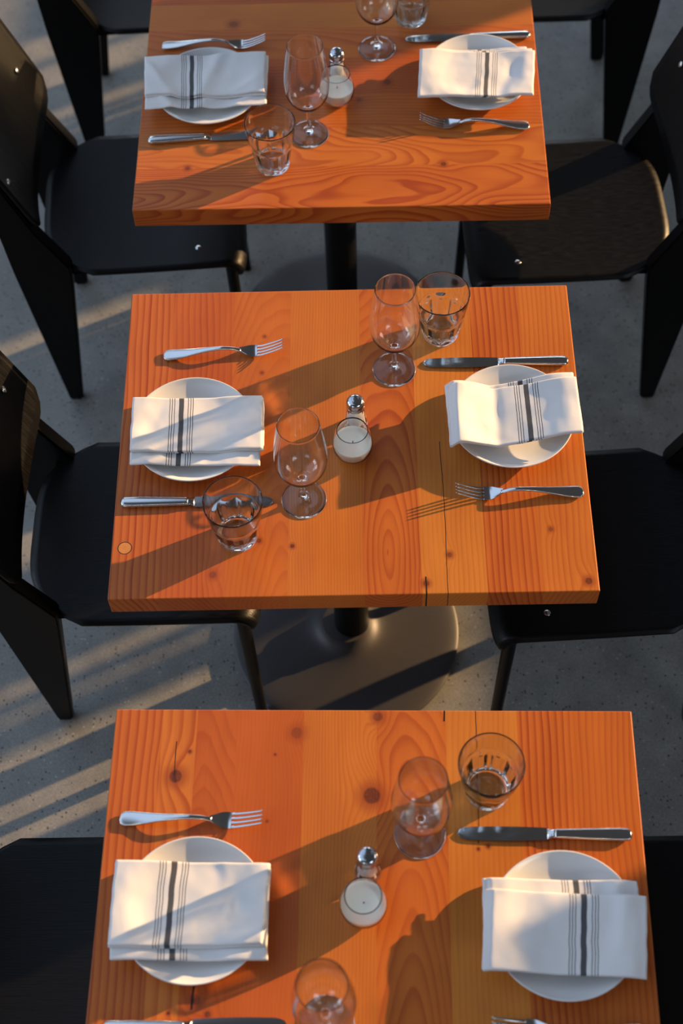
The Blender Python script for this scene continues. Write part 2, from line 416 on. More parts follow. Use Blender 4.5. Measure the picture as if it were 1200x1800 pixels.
def lathe(bm, prof, seg=96, mod=None, cap0=True, cap1=True):
    rings = []
    for (r, z) in prof:
        if r < 1e-6:
            rings.append([bm.verts.new((0, 0, z))]); continue
        ring = []
        for k in range(seg):
            a = 2*PI*k/seg
            rr = r if mod is None else mod(r, z, a)
            ring.append(bm.verts.new((rr*math.cos(a), rr*math.sin(a), z)))
        rings.append(ring)
    for A, B in zip(rings, rings[1:]):
        if len(A) == 1 and len(B) == 1: continue
        for k in range(seg):
            k2 = (k+1) % seg
            if len(A) == 1: bm.faces.new((A[0], B[k2], B[k]))
            elif len(B) == 1: bm.faces.new((A[k], A[k2], B[0]))
            else: bm.faces.new((A[k], A[k2], B[k2], B[k]))
    bmesh.ops.recalc_face_normals(bm, faces=bm.faces[:])

def smooth_prof(pts, n=6):
    """Catmull-Rom through the points"""
    out = []
    P = [Vector(p) for p in pts]
    for i in range(len(P)-1):
        p0 = P[max(i-1, 0)]; p1 = P[i]; p2 = P[i+1]; p3 = P[min(i+2, len(P)-1)]
        for k in range(n):
            t = k/n
            v = 0.5*((2*p1) + (p2-p0)*t + (2*p0-5*p1+4*p2-p3)*t*t + (3*p1-p0-3*p2+p3)*t**3)
            out.append((max(v[0], 0.0), v[1]))
    out.append(tuple(P[-1]))
    return out

def tube(bm, a, b, r, seg=16, r1=None):
    a = Vector(a); b = Vector(b); d = (b-a)
    q = d.to_track_quat('Z', 'Y')
    r1 = r if r1 is None else r1
    A = []; B = []
    for k in range(seg):
        t = 2*PI*k/seg
        A.append(bm.verts.new(a + q @ Vector((r*math.cos(t), r*math.sin(t), 0))))
        B.append(bm.verts.new(b + q @ Vector((r1*math.cos(t), r1*math.sin(t), 0))))
    for k in range(seg):
        bm.faces.new((A[k], A[(k+1) % seg], B[(k+1) % seg], B[k]))
    bm.faces.new(A[::-1]); bm.faces.new(B)

def ball(bm, c, r, sz=1.0, u=6, v=4):
    r_ = bmesh.ops.create_uvsphere(bm, u_segments=u, v_segments=v, radius=r)
    for w in r_['verts']:
        w.co.z *= sz; w.co += Vector(c)

def grid_solid(bm, nu, nv, top, bot):
    """closed solid from two sheets top(u,v), bot(u,v)"""
    T = [[bm.verts.new(top(i/nu, j/nv)) for j in range(nv+1)] for i in range(nu+1)]
    B = [[bm.verts.new(bot(i/nu, j/nv)) for j in range(nv+1)] for i in range(nu+1)]
    for i in range(nu):
        for j in range(nv):
            bm.faces.new((T[i][j], T[i+1][j], T[i+1][j+1], T[i][j+1]))
            bm.faces.new((B[i][j], B[i][j+1], B[i+1][j+1], B[i+1][j]))
    for i in range(nu):
        bm.faces.new((T[i][0], B[i][0], B[i+1][0], T[i+1][0]))
        bm.faces.new((T[i][nv], T[i+1][nv], B[i+1][nv], B[i][nv]))
    for j in range(nv):
        bm.faces.new((T[0][j], T[0][j+1], B[0][j+1], B[0][j]))
        bm.faces.new((T[nu][j], B[nu][j], B[nu][j+1], T[nu][j+1]))
    return T, B

def edge_smooth(o, deg=35):
    me = o.data
    bm = bmesh.new(); bm.from_mesh(me)
    for e in bm.edges:
        if len(e.link_faces) == 2 and e.calc_face_angle(0) > math.radians(deg): e.smooth = False
    bm.to_mesh(me); bm.free()
    return o

def caustic(o, caster=False, receiver=False):
    o.cycles.is_caustics_caster = caster; o.cycles.is_caustics_receiver = receiver

# ------------------------------------------------------------------ setting
bm = bmesh.new(); box(bm, -4.0, 4.2, -3.5, 7.0, -0.08, 0.0)
struct('floor', bm, M_floor)
# added unseen blockers on the right shaping the sun: low wall, panels, rails, uprights
WX = 2.6
bm = bmesh.new()
box(bm, WX, WX+0.10, -3.5, 7.0, 0.0, 0.645)
struct('sun_block_wall', bm, M_block_wall)
segs = [(-3.5, 0.60), (1.318, 1.375), (1.403, 1.428), (1.47, 1.735), (1.865, 2.32), (2.405, 3.03), (3.07, 3.09), (3.135, 3.208), (3.32, 3.335), (3.44, 7.0)]  # spans set by the shade bands wanted on the floor
bm = bmesh.new()
for a, b_ in segs: box(bm, WX+0.02, WX+0.06, a, b_, 0.645, 0.975)
box(bm, WX+0.02, WX+0.06, 2.30, 2.41, 0.645, 0.855)
struct('sun_blocker_1', bm, M_blocker)
bm = bmesh.new(); box(bm, WX+0.02, WX+0.06, 1.30, 7.0, 1.235, 1.335); box(bm, WX+0.02, WX+0.06, -3.5, 1.40, 0.985, 1.13); box(bm, WX+0.02, WX+0.06, -3.5, 0.30, 1.13, 1.457)  # added rails keep sun off seats and the front right napkin
struct('sun_blocker_2', bm, M_blocker)
bm = bmesh.new(); box(bm, WX+0.0, WX+0.08, 2.09, 2.32, 0.645, 3.2); box(bm, WX+0.0, WX+0.08, 2.09, 2.46, 1.235, 3.2)  # added upright shades the left of the back table
struct('sun_blocker_3', bm, M_blocker)
bm = bmesh.new(); box(bm, WX+0.0, WX+0.08, 1.42, 1.78, 1.63, 3.2)  # added panel keeps sun off the middle left chair back
struct('sun_blocker_4', bm, M_blocker)

# ------------------------------------------------------------------ tables
TBL = {1: (-0.0097, 0.7971, -0.4536), 2: (0, 0, 0), 3: (0.0197, -0.7975, -1.2715)}
def tpos(k, dx, dy, z=0.75):
    x, y, a = TBL[k]; a = math.radians(a)
    return (x + dx*math.cos(a) - dy*math.sin(a), y + dx*math.sin(a) + dy*math.cos(a), z)

def make_table(k, label, wm):
    x, y, a = TBL[k]
    t = thing('dining_table', label, 'table', (x, y, 0), math.radians(a), 'dining tables set in a row')
    bm = bmesh.new(); box(bm, -TW/2, TW/2, -TD/2, TD/2, -TH, 0, 0.0016, 2)
    top = obj('tabletop', bm, wm, t, smooth=False, loc=(0, 0, 0.75)); caustic(top, receiver=True)
    bm = bmesh.new(); tube(bm, (-0.01, 0, 0.03), (-0.01, 0, 0.70), 0.0345, 48)
    edge_smooth(obj('column', bm, M_frame, t))
    bm = bmesh.new(); box(bm, -0.22, 0.20, -0.035, 0.035, 0.693, 0.7070, 0.002); box(bm, -0.045, 0.025, -0.2, 0.2, 0.693, 0.7072, 0.002)
    obj('top_bracket', bm, M_frame, t, smooth=False)
    bm = bmesh.new()
    lathe(bm, smooth_prof([(0, 0.0), (0.222, 0.0)], 2) + smooth_prof([(0.229, 0.004), (0.232, 0.010), (0.229, 0.016), (0.20, 0.0215), (0.12, 0.027), (0.075, 0.033), (0.055, 0.045), (0.0475, 0.058)], 4) + [(0.034, 0.060), (0, 0.060)], 96)
    b = obj('pedestal_base', bm, M_iron, t, loc=(-0.022, 0.002, 0)); edge_smooth(b, 50)
    return t
make_table(2, 'middle square-edged fir table with an oval plug knot at its near left corner', M_wood2)
make_table(3, 'front fir table with two dark round knots, nearest the camera', M_wood3)
make_table(1, 'back fir table with boards running sideways and a wavy grain front edge', M_wood1)

# ------------------------------------------------------------------ chairs
def xback(t): return 0.105*abs(t)**4
def seat_fn(dz):
    def f(s, tt):
        t = tt*2-1
        y = 0.193*t
        xb = xback(t); xf = 0.42 - 0.012*abs(t)**10
        # arc length style front roll-down
        L = s*(xf-xb+0.030)
        x = xb + L; z = 0.452
        x0 = xf-0.038
        if x > x0:
            ang = (x-x0)/0.045
            x = x0 + 0.038*math.sin(min(ang, 1.5)); z = 0.452 - 0.038*(1-math.cos(min(ang, 1.5)))
            nx, nz = math.sin(min(ang, 1.5)), math.cos(min(ang, 1.5))
        else:
            nx, nz = 0, 1
        dip = 0.008*math.sin(PI*min(1, max(0, (x)/0.38)))*(1-t*t*0.7)
        z -= dip
        return Vector((x - nx*dz, y, z - nz*dz))
    return f
def panel_fn(dx):
    def f(tt, v):
        t = tt*2-1
        y = 0.200*t
        zb = 0.535 + 0.055*(t**2); zt = 0.815 + 0.0*t
        k = max(0.0, (abs(t)-0.80)/0.20); k = math.sqrt(max(0.0, 1-0.92*k*k))
        zm = (zb+zt)/2; hz = (zt-zb)/2*(0.72+0.28*k) if True else 0
        # rounded corners: shrink the ends
        hz = (zt-zb)/2 - 0.045*(1-k)
        z = zm + (v*2-1)*hz
        x = -0.008 + 0.048*t*t - 0.36*(z-0.57)
        return Vector((x+dx, y, z))
    return f

def make_chair(label):
    c = thing('dining_chair', label, 'chair', group='black dining chairs around the tables')
    bm = bmesh.new(); grid_solid(bm, 30, 28, seat_fn(0.0), seat_fn(0.010))
    bmesh.ops.recalc_face_normals(bm, faces=bm.faces[:])
    es = [e for e in bm.edges if len(e.link_faces) == 2 and e.calc_face_angle(0) > 1.0]
    bmesh.ops.bevel(bm, geom=es, offset=0.0025, segments=2, affect='EDGES')
    seat = obj('seat', bm, M_ply, c)
    bm = bmesh.new(); grid_solid(bm, 30, 10, panel_fn(0.0), panel_fn(-0.010))
    bmesh.ops.recalc_face_normals(bm, faces=bm.faces[:])
    es = [e for e in bm.edges if len(e.link_faces) == 2 and e.calc_face_angle(0) > 1.0]
    bmesh.ops.bevel(bm, geom=es, offset=0.0025, segments=2, affect='EDGES')
    back = obj('backrest', bm, M_ply, c)
    prof = [(-0.020, 0.0), (0.010, 0.0), (0.060, 0.425), (0.062, 0.455), (0.010, 0.565), (-0.022, 0.665), (-0.062, 0.785), (-0.080, 0.785), (-0.064, 0.60), (-0.056, 0.45)]
    for s in (-1, 1):
        bm = bmesh.new()
        ya, yb = s*0.1500, s*0.1830
        A = [bm.verts.new((x, ya + (0.008*s if z == 0 else 0), z)) for x, z in prof]
        B = [bm.verts.new((x, yb - (0.0 if z else 0.002*s), z)) for x, z in prof]
        n = len(prof)
        bm.faces.new(A); bm.faces.new(B[::-1])
        for i in range(n): bm.faces.new((A[i], B[i], B[(i+1) % n], A[(i+1) % n]))
        bmesh.ops.recalc_face_normals(bm, faces=bm.faces[:])
        bmesh.ops.bevel(bm, geom=bm.edges[:], offset=0.004, segments=2, affect='EDGES')
        edge_smooth(obj('rear_leg', bm, M_frame, c), 45)
        bm = bmesh.new(); tube(bm, (0.385, s*0.168, 0.425), (0.394, s*0.180, 0.0), 0.0125, 18, 0.011)
        edge_smooth(obj('front_leg', bm, M_frame, c), 45)
    bm = bmesh.new()
    for s in (-1, 1): box(bm, 0.05, 0.39, s*0.142, s*0.162, 0.418, 0.438, 0.002)
    box(bm, 0.368, 0.390, -0.16, 0.16, 0.412, 0.432, 0.002); box(bm, 0.025, 0.045, -0.155, 0.155, 0.41, 0.436, 0.002)
    obj('seat_frame', bm, M_frame, c, smooth=False)
    def screw(p, nrm, par):
        bm = bmesh.new()
        lathe(bm, [(0, 0), (0.0072, 0.0), (0.0070, 0.0014), (0.0045, 0.0030), (0, 0.0036)], 16)
        q = Vector(nrm).to_track_quat('Z', 'Y')
        for v in bm.verts: v.co = q @ v.co + Vector(p)
        obj('screw', bm, M_screw, par)
    for s in (-1, 1):
        screw((0.320, s*0.140, 0.4475), (0, 0, 1), seat)
        pf = panel_fn(0.0005)((s*0.152/0.200+1)/2, 0.46)
        screw(pf, (1, 0, 0.36), back)
    return c
chair = make_chair('black plywood chair at the left side of the middle table')
chairs = [
    ((-0.586, 0.000, 0), 0.0, 'black chair at the left of the middle table, its back partly in view'),
    ((0.650, -0.030, 0), PI+0.05, 'black chair pushed in at the right side of the middle table'),
    ((-0.637, 0.792, 0), 0.05, 'black chair at the left of the back table, bare screw on its seat'),
    ((0.655, 0.764, 0), PI+0.04, 'black chair with brown-tinted sunlit seat at the right of the back table'),
    ((-0.655, -0.772, 0), 0.0, 'black chair seat just showing at the left of the front table'),
    ((0.655, -0.785, 0), PI, 'black chair seat sliver in shade at the right of the front table'),
    ((-0.635, 1.500, 0), 0.05, 'black chair in the top left corner behind all the others'),
    ((0.652, 1.515, 0), PI, 'black chair in the top right corner behind all the others')]
for i, (loc, rz, lab) in enumerate(chairs):
    if i == 0:
        chair.location = loc; chair.rotation_euler = (0, 0, rz); chair['label'] = lab
    else:
        dup(chair, lab, loc, rz)

# ------------------------------------------------------------------ plates
def make_plate(label, loc):
    bm = bmesh.new()
    R = 0.1026
    top = smooth_prof([(0, 0.0075), (0.045, 0.0078), (0.070, 0.0100), (0.090, 0.0175), (R-0.0022, 0.0242)], 6)
    rim = [(R-0.0006, 0.0248), (R, 0.0236), (R-0.0008, 0.0220)]
    bot = smooth_prof([(R-0.008, 0.0165), (0.076, 0.0065), (0.060, 0.0036)], 5)
    foot = [(0.058, 0.0), (0.0545, 0.0), (0.0535, 0.0030), (0, 0.0034)]
    lathe(bm, top+rim+bot+foot, 128)
    o = obj('plate', bm, M_porcelain, loc=loc); caustic(o, receiver=True)
    return tag(o, label, 'plate', 'white side plates under the napkins')
Z = 0.75
plates = [((0.2640, 0.0130, Z), 'white coupe plate on the right of the middle table'), ((-0.2588, -0.0010, Z), 'white coupe plate on the left of the middle table'),
          ((0.2798, -0.8225, Z), 'white coupe plate on the right of the front table'), ((-0.2238, -0.7945, Z), 'white coupe plate on the left of the front table'),
          ((-0.2630, 0.7905, Z), 'white coupe plate on the left of the back table'), ((0.2532, 0.8105, Z), 'white coupe plate on the right of the back table')]
p0 = make_plate(plates[0][1], plates[0][0])
for loc, lab in plates[1:]: dup(p0, lab, loc, 0)

# ------------------------------------------------------------------ napkins
def sstep(a, b, x):
    t = min(1, max(0, (x-a)/(b-a))); return t*t*(3-2*t)
def seg_d(u, v, u0, v0, u1, v1):
    dx, dy = u1-u0, v1-v0
    t = max(0, min(1, ((u-u0)*dx+(v-v0)*dy)/(dx*dx+dy*dy)))
    return math.hypot(u-u0-t*dx, (v-v0-t*dy)*0.5), t
def make_napkin(label, pc, layers, u0, seed, creases=(), shape=None):
    """layers: list of (corners TL,TR,BR,BL in world xy, z lift, thickness); u0 stripe position along the width"""
    bm = bmesh.new(); uvl = bm.loops.layers.uv.new('UVMap')
    cx, cy_ = pc
    uvs = {}
    for li, (cs, lift, th, su) in enumerate(layers):
        TL, TR, BR, BL = [Vector(c) for c in cs]
        wd = ((TR-TL).length + (BR-BL).length)/2; dp = ((BL-TL).length+(BR-TR).length)/2
        def pos(u, v, topside):
            p = TL.lerp(TR, u).lerp(BL.lerp(BR, u), v)
            # wavering outline
            p = p + Vector((0.0012*noise.noise(Vector((0.3*li+seed, v*5, u*0.5))), 0.0011*noise.noise(Vector((u*4, seed+li*2, v*0.3)))))
            d = math.hypot(p.x-cx, p.y-cy_)
            z = 0.7776 + lift*1.0
            z -= 0.0065*sstep(0.098, 0.055, d)
            z -= 0.0015*sstep(0.103, 0.13, d)
            w = noise.noise(Vector((p.x*22+seed*3.1, p.y*22, seed)))*0.0022 + noise.noise(Vector((p.x*60+seed, p.y*45, seed*2)))*0.0006
            for (a0, b0, a1, b1, amp, wid) in creases:
                dd, t = seg_d(u, v, a0, b0, a1, b1)
                w += amp*math.exp(-(dd/wid)**2)
            if shape: w += shape(u, v)
            z += max(-0.0035 if li == 0 else -0.006, w)
            eu = min(u, 1-u)*wd; ev = min(v, 1-v)*dp
            e = min(1.0, min(eu/0.0022, ev/0.0034))
            h = th*math.sqrt(max(0.0, 1-(1-e)**2))
            if topside: return Vector((p.x, p.y, z + th/2 + h/2))
            return Vector((p.x, p.y, z + th/2 - h/2))
        nu, nv = 72, 44
        def warp(t, n=0): # denser near the edges
            return 0.5-0.5*math.cos(PI*t)*(0.35) - 0.5*0.65*(1-2*t)
        T = [[None]*(nv+1) for _ in range(nu+1)]; B = [[None]*(nv+1) for _ in range(nu+1)]
        for i in range(nu+1):
            for j in range(nv+1):
                u, v = warp(i/nu), warp(j/nv)
                T[i][j] = bm.verts.new(pos(u, v, True)); uvs[T[i][j]] = ((u-su)*wd, v*dp)
                if i in (0, nu) or j in (0, nv): B[i][j] = T[i][j]
                else:
                    B[i][j] = bm.verts.new(pos(u, v, False)); uvs[B[i][j]] = ((u-su)*wd, v*dp)
        for i in range(nu):
            for j in range(nv):
                bm.faces.new((T[i][j], T[i][j+1], T[i+1][j+1], T[i+1][j]))
                try: bm.faces.new((B[i][j], B[i+1][j], B[i+1][j+1], B[i][j+1]))
                except ValueError: pass
    bmesh.ops.recalc_face_normals(bm, faces=bm.faces[:])
    for f in bm.faces:
        for lp in f.loops: lp[uvl].uv = uvs[lp.vert]
    mean = Vector((cx, cy_, 0.75))
    for v in bm.verts: v.co -= mean
    o = obj('napkin', bm, M_cloth, loc=mean); caustic(o, receiver=True)
    return tag(o, label, 'napkin', 'folded striped napkins on the plates')

def q4(*p): return list(p)
# middle left
make_napkin('white napkin with dark stripe laid straight on the middle left plate', (-0.2588, -0.001), [
    (q4((-0.3575, 0.030), (-0.1480, 0.026), (-0.1462, -0.0795), (-0.3573, -0.0735)), 0.0, 0.0035, 0.372),
    (q4((-0.3590, 0.0555), (-0.1418, 0.0525), (-0.1400, -0.0540), (-0.3572, -0.0515)), 0.0042, 0.0035, 0.378),
    (q4((-0.3588, 0.0540), (-0.1446, 0.0535), (-0.1427, -0.0524), (-0.3572, -0.0525)), 0.0080, 0.0035, 0.376)],
    0.376, 1.3, creases=[(0.15, 0.95, 0.24, 0.80, 0.0022, 0.03), (0.55, 0.95, 0.80, 0.70, 0.0014, 0.05)])
# middle right (valley crease, turned slightly)
make_napkin('white napkin creased down the middle, laid askew on the middle right plate', (0.2640, 0.013), [
    (q4((0.1560, 0.0700), (0.3690, 0.0850), (0.3735, -0.0330), (0.1600, -0.0560)), 0.0, 0.0035, 0.590),
    (q4((0.1606, 0.0600), (0.3702, 0.0675), (0.3738, -0.0395), (0.1602, -0.0575)), 0.0042, 0.0035, 0.600),
    (q4((0.1612, 0.0610), (0.3712, 0.0690), (0.3742, -0.0403), (0.1606, -0.0584)), 0.0082, 0.0040, 0.610)],
    0.6, 2.9, shape=lambda u, v: 0.0145*sstep(0.375, 0.05, u) + 0.0125*sstep(0.36, 0.95, u) - 0.003*math.exp(-((u-0.37)/0.05)**2) - 0.010*sstep(0.07, 0.0, u))
# front left
make_napkin('large flat white napkin with dark stripe on the front left plate', (-0.2238, -0.7945), [
    (q4((-0.3330, -0.7500), (-0.1215, -0.7560), (-0.1213, -0.8670), (-0.3344, -0.8630)), 0.0, 0.0035, 0.395),
    (q4((-0.3350, -0.7300), (-0.1180, -0.7400), (-0.1240, -0.8500), (-0.3370, -0.8480)), 0.0042, 0.0035, 0.375),
    (q4((-0.3338, -0.7272), (-0.1192, -0.7363), (-0.1274, -0.8477), (-0.3364, -0.8462)), 0.0080, 0.0035, 0.380)],
    0.38, 4.7, creases=[(0.70, 0.02, 0.74, 0.20, 0.0012, 0.05), (0.75, 0.92, 0.97, 0.90, 0.002, 0.04)])
# front right
make_napkin('white napkin with striped back fold showing, on the front right plate', (0.2798, -0.8225), [
    (q4((0.1714, -0.7576), (0.3839, -0.7657), (0.3790, -0.8700), (0.1680, -0.8700)), 0.0, 0.0035, 0.604),
    (q4((0.1730, -0.7770), (0.3915, -0.7905), (0.3796, -0.8985), (0.1642, -0.8850)), 0.0042, 0.0035, 0.61),
    (q4((0.1735, -0.7757), (0.3929, -0.7894), (0.3804, -0.8999), (0.1639, -0.8857)), 0.0082, 0.0040, 0.615)],
    0.61, 6.1, creases=[(0.86, 0.10, 0.84, 0.60, 0.0035, 0.05)], shape=lambda u, v: -0.006*sstep(0.06, 0.0, u) - 0.003*sstep(0.9, 1.0, u))
# back left
make_napkin('bluish shaded napkin with navy stripe on the back left plate', (-0.2630, 0.7905), [
    (q4((-0.3820, 0.8200), (-0.1510, 0.8250), (-0.1495, 0.7290), (-0.3800, 0.7240)), 0.0, 0.0035, 0.385),
    (q4((-0.3860, 0.8570), (-0.1475, 0.8580), (-0.1490, 0.7480), (-0.3810, 0.7530)), 0.0042, 0.0035, 0.385),
    (q4((-0.3866, 0.8584), (-0.1529, 0.8640), (-0.1519, 0.7520), (-0.3806, 0.7540)), 0.0080, 0.0040, 0.390)],
    0.39, 8.2, creases=[(0.22, 0.95, 0.03, 0.25, 0.0045, 0.05), (0.46, 0.98, 0.62, 0.05, 0.0042, 0.06), (0.75, 0.9, 0.95, 0.6, 0.002, 0.05)])
# back right
make_napkin('white napkin with ruffled right end on the back right plate', (0.2532, 0.8105), [
    (q4((0.1445, 0.8683), (0.3494, 0.8700), (0.3540, 0.7700), (0.1370, 0.7400)), 0.0, 0.0035, 0.56),
    (q4((0.1440, 0.8650), (0.3590, 0.8600), (0.3535, 0.7330), (0.1350, 0.7340)), 0.0042, 0.0035, 0.575),
    (q4((0.1455, 0.8600), (0.3639, 0.8492), (0.3518, 0.7306), (0.1365, 0.7315)), 0.0082, 0.0040, 0.585)],
    0.58, 9.9, creases=[(0.70, 0.95, 0.85, 0.10, -0.003, 0.07), (0.48, 0.9, 0.55, 0.7, 0.002, 0.04)])

# ------------------------------------------------------------------ cutlery
def ribbon(bm, st, nseg=12, dome=True):
    """loft: st = list of (x, halfwidth, zc, thickness); domed lens section"""
    rings = []
    for (x, hw, zc, th) in st:
        ring = []
        for k in range(nseg):
            a = 2*PI*k/nseg
            ring.append(bm.verts.new((x, hw*math.cos(a), zc + th/2*math.sin(a)*(1.0))))
        rings.append(ring)
    for A, B in zip(rings, rings[1:]):
        for k in range(nseg): bm.faces.new((A[k], A[(k+1) % nseg], B[(k+1) % nseg], B[k]))
    bm.faces.new(rings[0][::-1]); bm.faces.new(rings[-1])
    bmesh.ops.recalc_face_normals(bm, faces=bm.faces[:])

def interp(tab, x):
    for (a, va), (b, vb) in zip(tab, tab[1:]):
        if x <= b:
            t = max(0.0, (x-a)/(b-a)); t = t*t*(3-2*t) if False else t
            return va + (vb-va)*t
    return tab[-1][1]
def sm_tab(tab):
    return smooth_prof([(x, y+1) for x, y in tab], 8)
def make_fork(label):
    f = thing('fork', label, 'fork', group='beaded steel forks')
    # x from handle end 0 to tine tips 0.206
    hwT = sm_tab([(0, 0.004), (0.004, 0.0095), (0.012, 0.0112), (0.03, 0.0098), (0.06, 0.0062), (0.09, 0.0042), (0.115, 0.0036), (0.125, 0.0034), (0.133, 0.0042)])
    zcT = sm_tab([(0, 0.0030), (0.03, 0.0050), (0.07, 0.0120), (0.10, 0.0150), (0.12, 0.0125), (0.135, 0.0065), (0.150, 0.0022), (0.165, 0.0030), (0.185, 0.0105), (0.206, 0.0210)])
    hw = lambda x: interp([(a, b-1) for a, b in hwT], x)
    zc = lambda x: interp([(a, b-1) for a, b in zcT], x)
    bm = bmesh.new()
    ribbon(bm, [(0.133*i/60, hw(0.133*i/60), zc(0.133*i/60), 0.0034 if i else 0.002) for i in range(61)], 16)
    # raised beaded border
    n = 58
    for i in range(n):
        x = 0.005 + 0.118*i/(n-1)
        for s in (-1, 1): ball(bm, (x, s*max(0.0022, hw(x)-0.0011), zc(x)+0.0011), 0.00095)
    for k in range(7):
        a = PI*(k+0.5)/7; ball(bm, (0.0062-0.0047*math.sin(a), 0.0082*math.cos(a), zc(0.003)+0.0010), 0.00095)
    obj('handle', bm, M_steel, f)
    bm = bmesh.new()
    hwB = sm_tab([(0.130, 0.0040), (0.138, 0.0075), (0.146, 0.0112), (0.152, 0.0122), (0.160, 0.0121)])
    st = []
    N = 14
    rows = []
    xs = [0.130 + 0.030*i/16 for i in range(17)]
    M = 15
    def P(x, t, side):
        h = interp([(a, b-1) for a, b in hwB], x)
        y = t*h
        z = zc(x) + 0.0012*(t*t) 
        return Vector((x, y, z + (0.0009 if side else -0.0009)))
    grid_solid(bm, 16, M-1, lambda a, b: P(0.130+0.030*a, b*2-1, True), lambda a, b: P(0.130+0.030*a, b*2-1, False))
    bmesh.ops.recalc_face_normals(bm, faces=bm.faces[:])
    head = obj('head', bm, M_steel, f); edge_smooth(head, 50)
    for k in range(4):
        y0 = (-1.5+k)*0.00655
        bm = bmesh.new()
        ribbon(bm, [(0.1585+0.0475*i/14, (0.0022-0.0008*i/14) if i < 14 else 0.0006, zc(0.1585+0.0475*i/14)+0.0004*(k in (0, 3)), 0.0019-0.0006*i/14) for i in range(15)], 10)
        for v in bm.verts: v.co.y += y0*(1-0.10*(v.co.x-0.1585)/0.0475)
        obj('tine', bm, M_steel, head)
    return f
def make_knife(label):
    f = thing('knife', label, 'knife', group='beaded steel table knives')
    bm = bmesh.new()
    hwT = sm_tab([(0, 0.0045), (0.003, 0.0078), (0.008, 0.0093), (0.02, 0.0096), (0.06, 0.0086), (0.10, 0.0074), (0.108, 0.0070)])
    hw = lambda x: interp([(a, b-1) for a, b in hwT], x)
    ribbon(bm, [(0.108*i/50, hw(0.108*i/50), 0.0046, 0.0080 if i > 1 else 0.005+0.002*i) for i in range(51)], 20)
    n = 54
    for i in range(n):
        x = 0.005 + 0.100*i/(n-1)
        for s in (-1, 1): ball(bm, (x, s*(hw(x)-0.0016), 0.0046+0.0027), 0.0009)
    obj('handle', bm, M_steel, f)
    bm = bmesh.new()
    ribbon(bm, [(0.1075, 0.0066, 0.0045, 0.0074), (0.109, 0.0074, 0.0045, 0.0082), (0.1105, 0.0066, 0.0045, 0.007), (0.113, 0.0062, 0.0044, 0.0062), (0.116, 0.0075, 0.0040, 0.0050), (0.119, 0.0088, 0.0034, 0.0032)], 20)
    obj('bolster', bm, M_steel, f)
    bm = bmesh.new()
    def bh(x):
        t = (x-0.119)/(0.245-0.119)
        hi = 0.0090+0.0016*math.sin(PI*min(1, t*1.05)); 
        if t > 0.86: hi *= math.sqrt(max(0.0, 1-((t-0.86)/0.14)**2))
        lo = 0.0090+0.0014*math.sin(PI*min(1, t*1.05))
        if t > 0.90: lo *= math.sqrt(max(0.0, 1-((t-0.90)/0.10)**2))
        return hi, lo
    def P(a, b, side):
        x = 0.119 + 0.126*a**0.85
        hi, lo = bh(x); y = -lo + (hi+lo)*b
        th = 0.0003 + 0.0009*b
        bowz = 0.0030 - 0.0016*a
        return Vector((x, y, bowz + (th if side else -th) + 0.0006*math.sin(PI*b)))
    grid_solid(bm, 44, 10, lambda a, b: P(a, b, True), lambda a, b: P(a, b, False))
    bmesh.ops.recalc_face_normals(bm, faces=bm.faces[:])
    bl = obj('blade', bm, M_steel_b, f); edge_smooth(bl, 60)
    return f

def place2(root, first, a, b, label, z=0.7503):
    a = Vector(a); b = Vector(b); d = b-a
    rz = math.atan2(d.y, d.x)
    if first:
        root.location = (a.x, a.y, z); root.rotation_euler = (0, 0, rz); root['label'] = label
    else: dup(root, label, (a.x, a.y, z), rz)
fk = make_fork('fork')
forks = [((-0.318, 0.164), (-0.114, 0.172), 'steel fork above the plate, left side of the middle table'),
         ((0.372, -0.125), (0.166, -0.124), 'steel fork below the plate, right side of the middle table'),
         ((-0.338, -0.657), (-0.130, -0.664), 'steel fork above the plate, left side of the front table'),
         ((0.3795, -0.962), (0.1735, -0.952), 'steel fork with only its tines in frame, right of the front table'),
         ((-0.361, 0.924), (-0.158, 0.922), 'steel fork above the plate, left side of the back table'),
         ((0.344, 0.685), (0.139, 0.698), 'steel fork below the plate, right side of the back table')]
for i, (a, b, lab) in enumerate(forks): place2(fk, i == 0, a, b, lab)
kn = make_knife('knife')
knives = [((-0.371, -0.129), (-0.129, -0.131), 'steel table knife lying behind the tumbler, left of the middle table'),
          ((0.369, 0.135), (0.123, 0.138), 'steel table knife above the plate, right side of the middle table'),
          ((0.387, -0.693), (0.141, -0.686), 'steel table knife above the plate, right side of the front table'),
          ((-0.341, -0.946), (-0.099, -0.945), 'steel table knife cut off by the bottom edge, left of the front table'),
          ((-0.373, 0.668), (-0.130, 0.680), 'steel table knife behind the tumbler, left of the back table'),
          ((0.363, 0.930), (0.120, 0.928), 'steel table knife above the plate, right side of the back table')]
for i, (a, b, lab) in enumerate(knives): place2(kn, i == 0, a, b, lab)

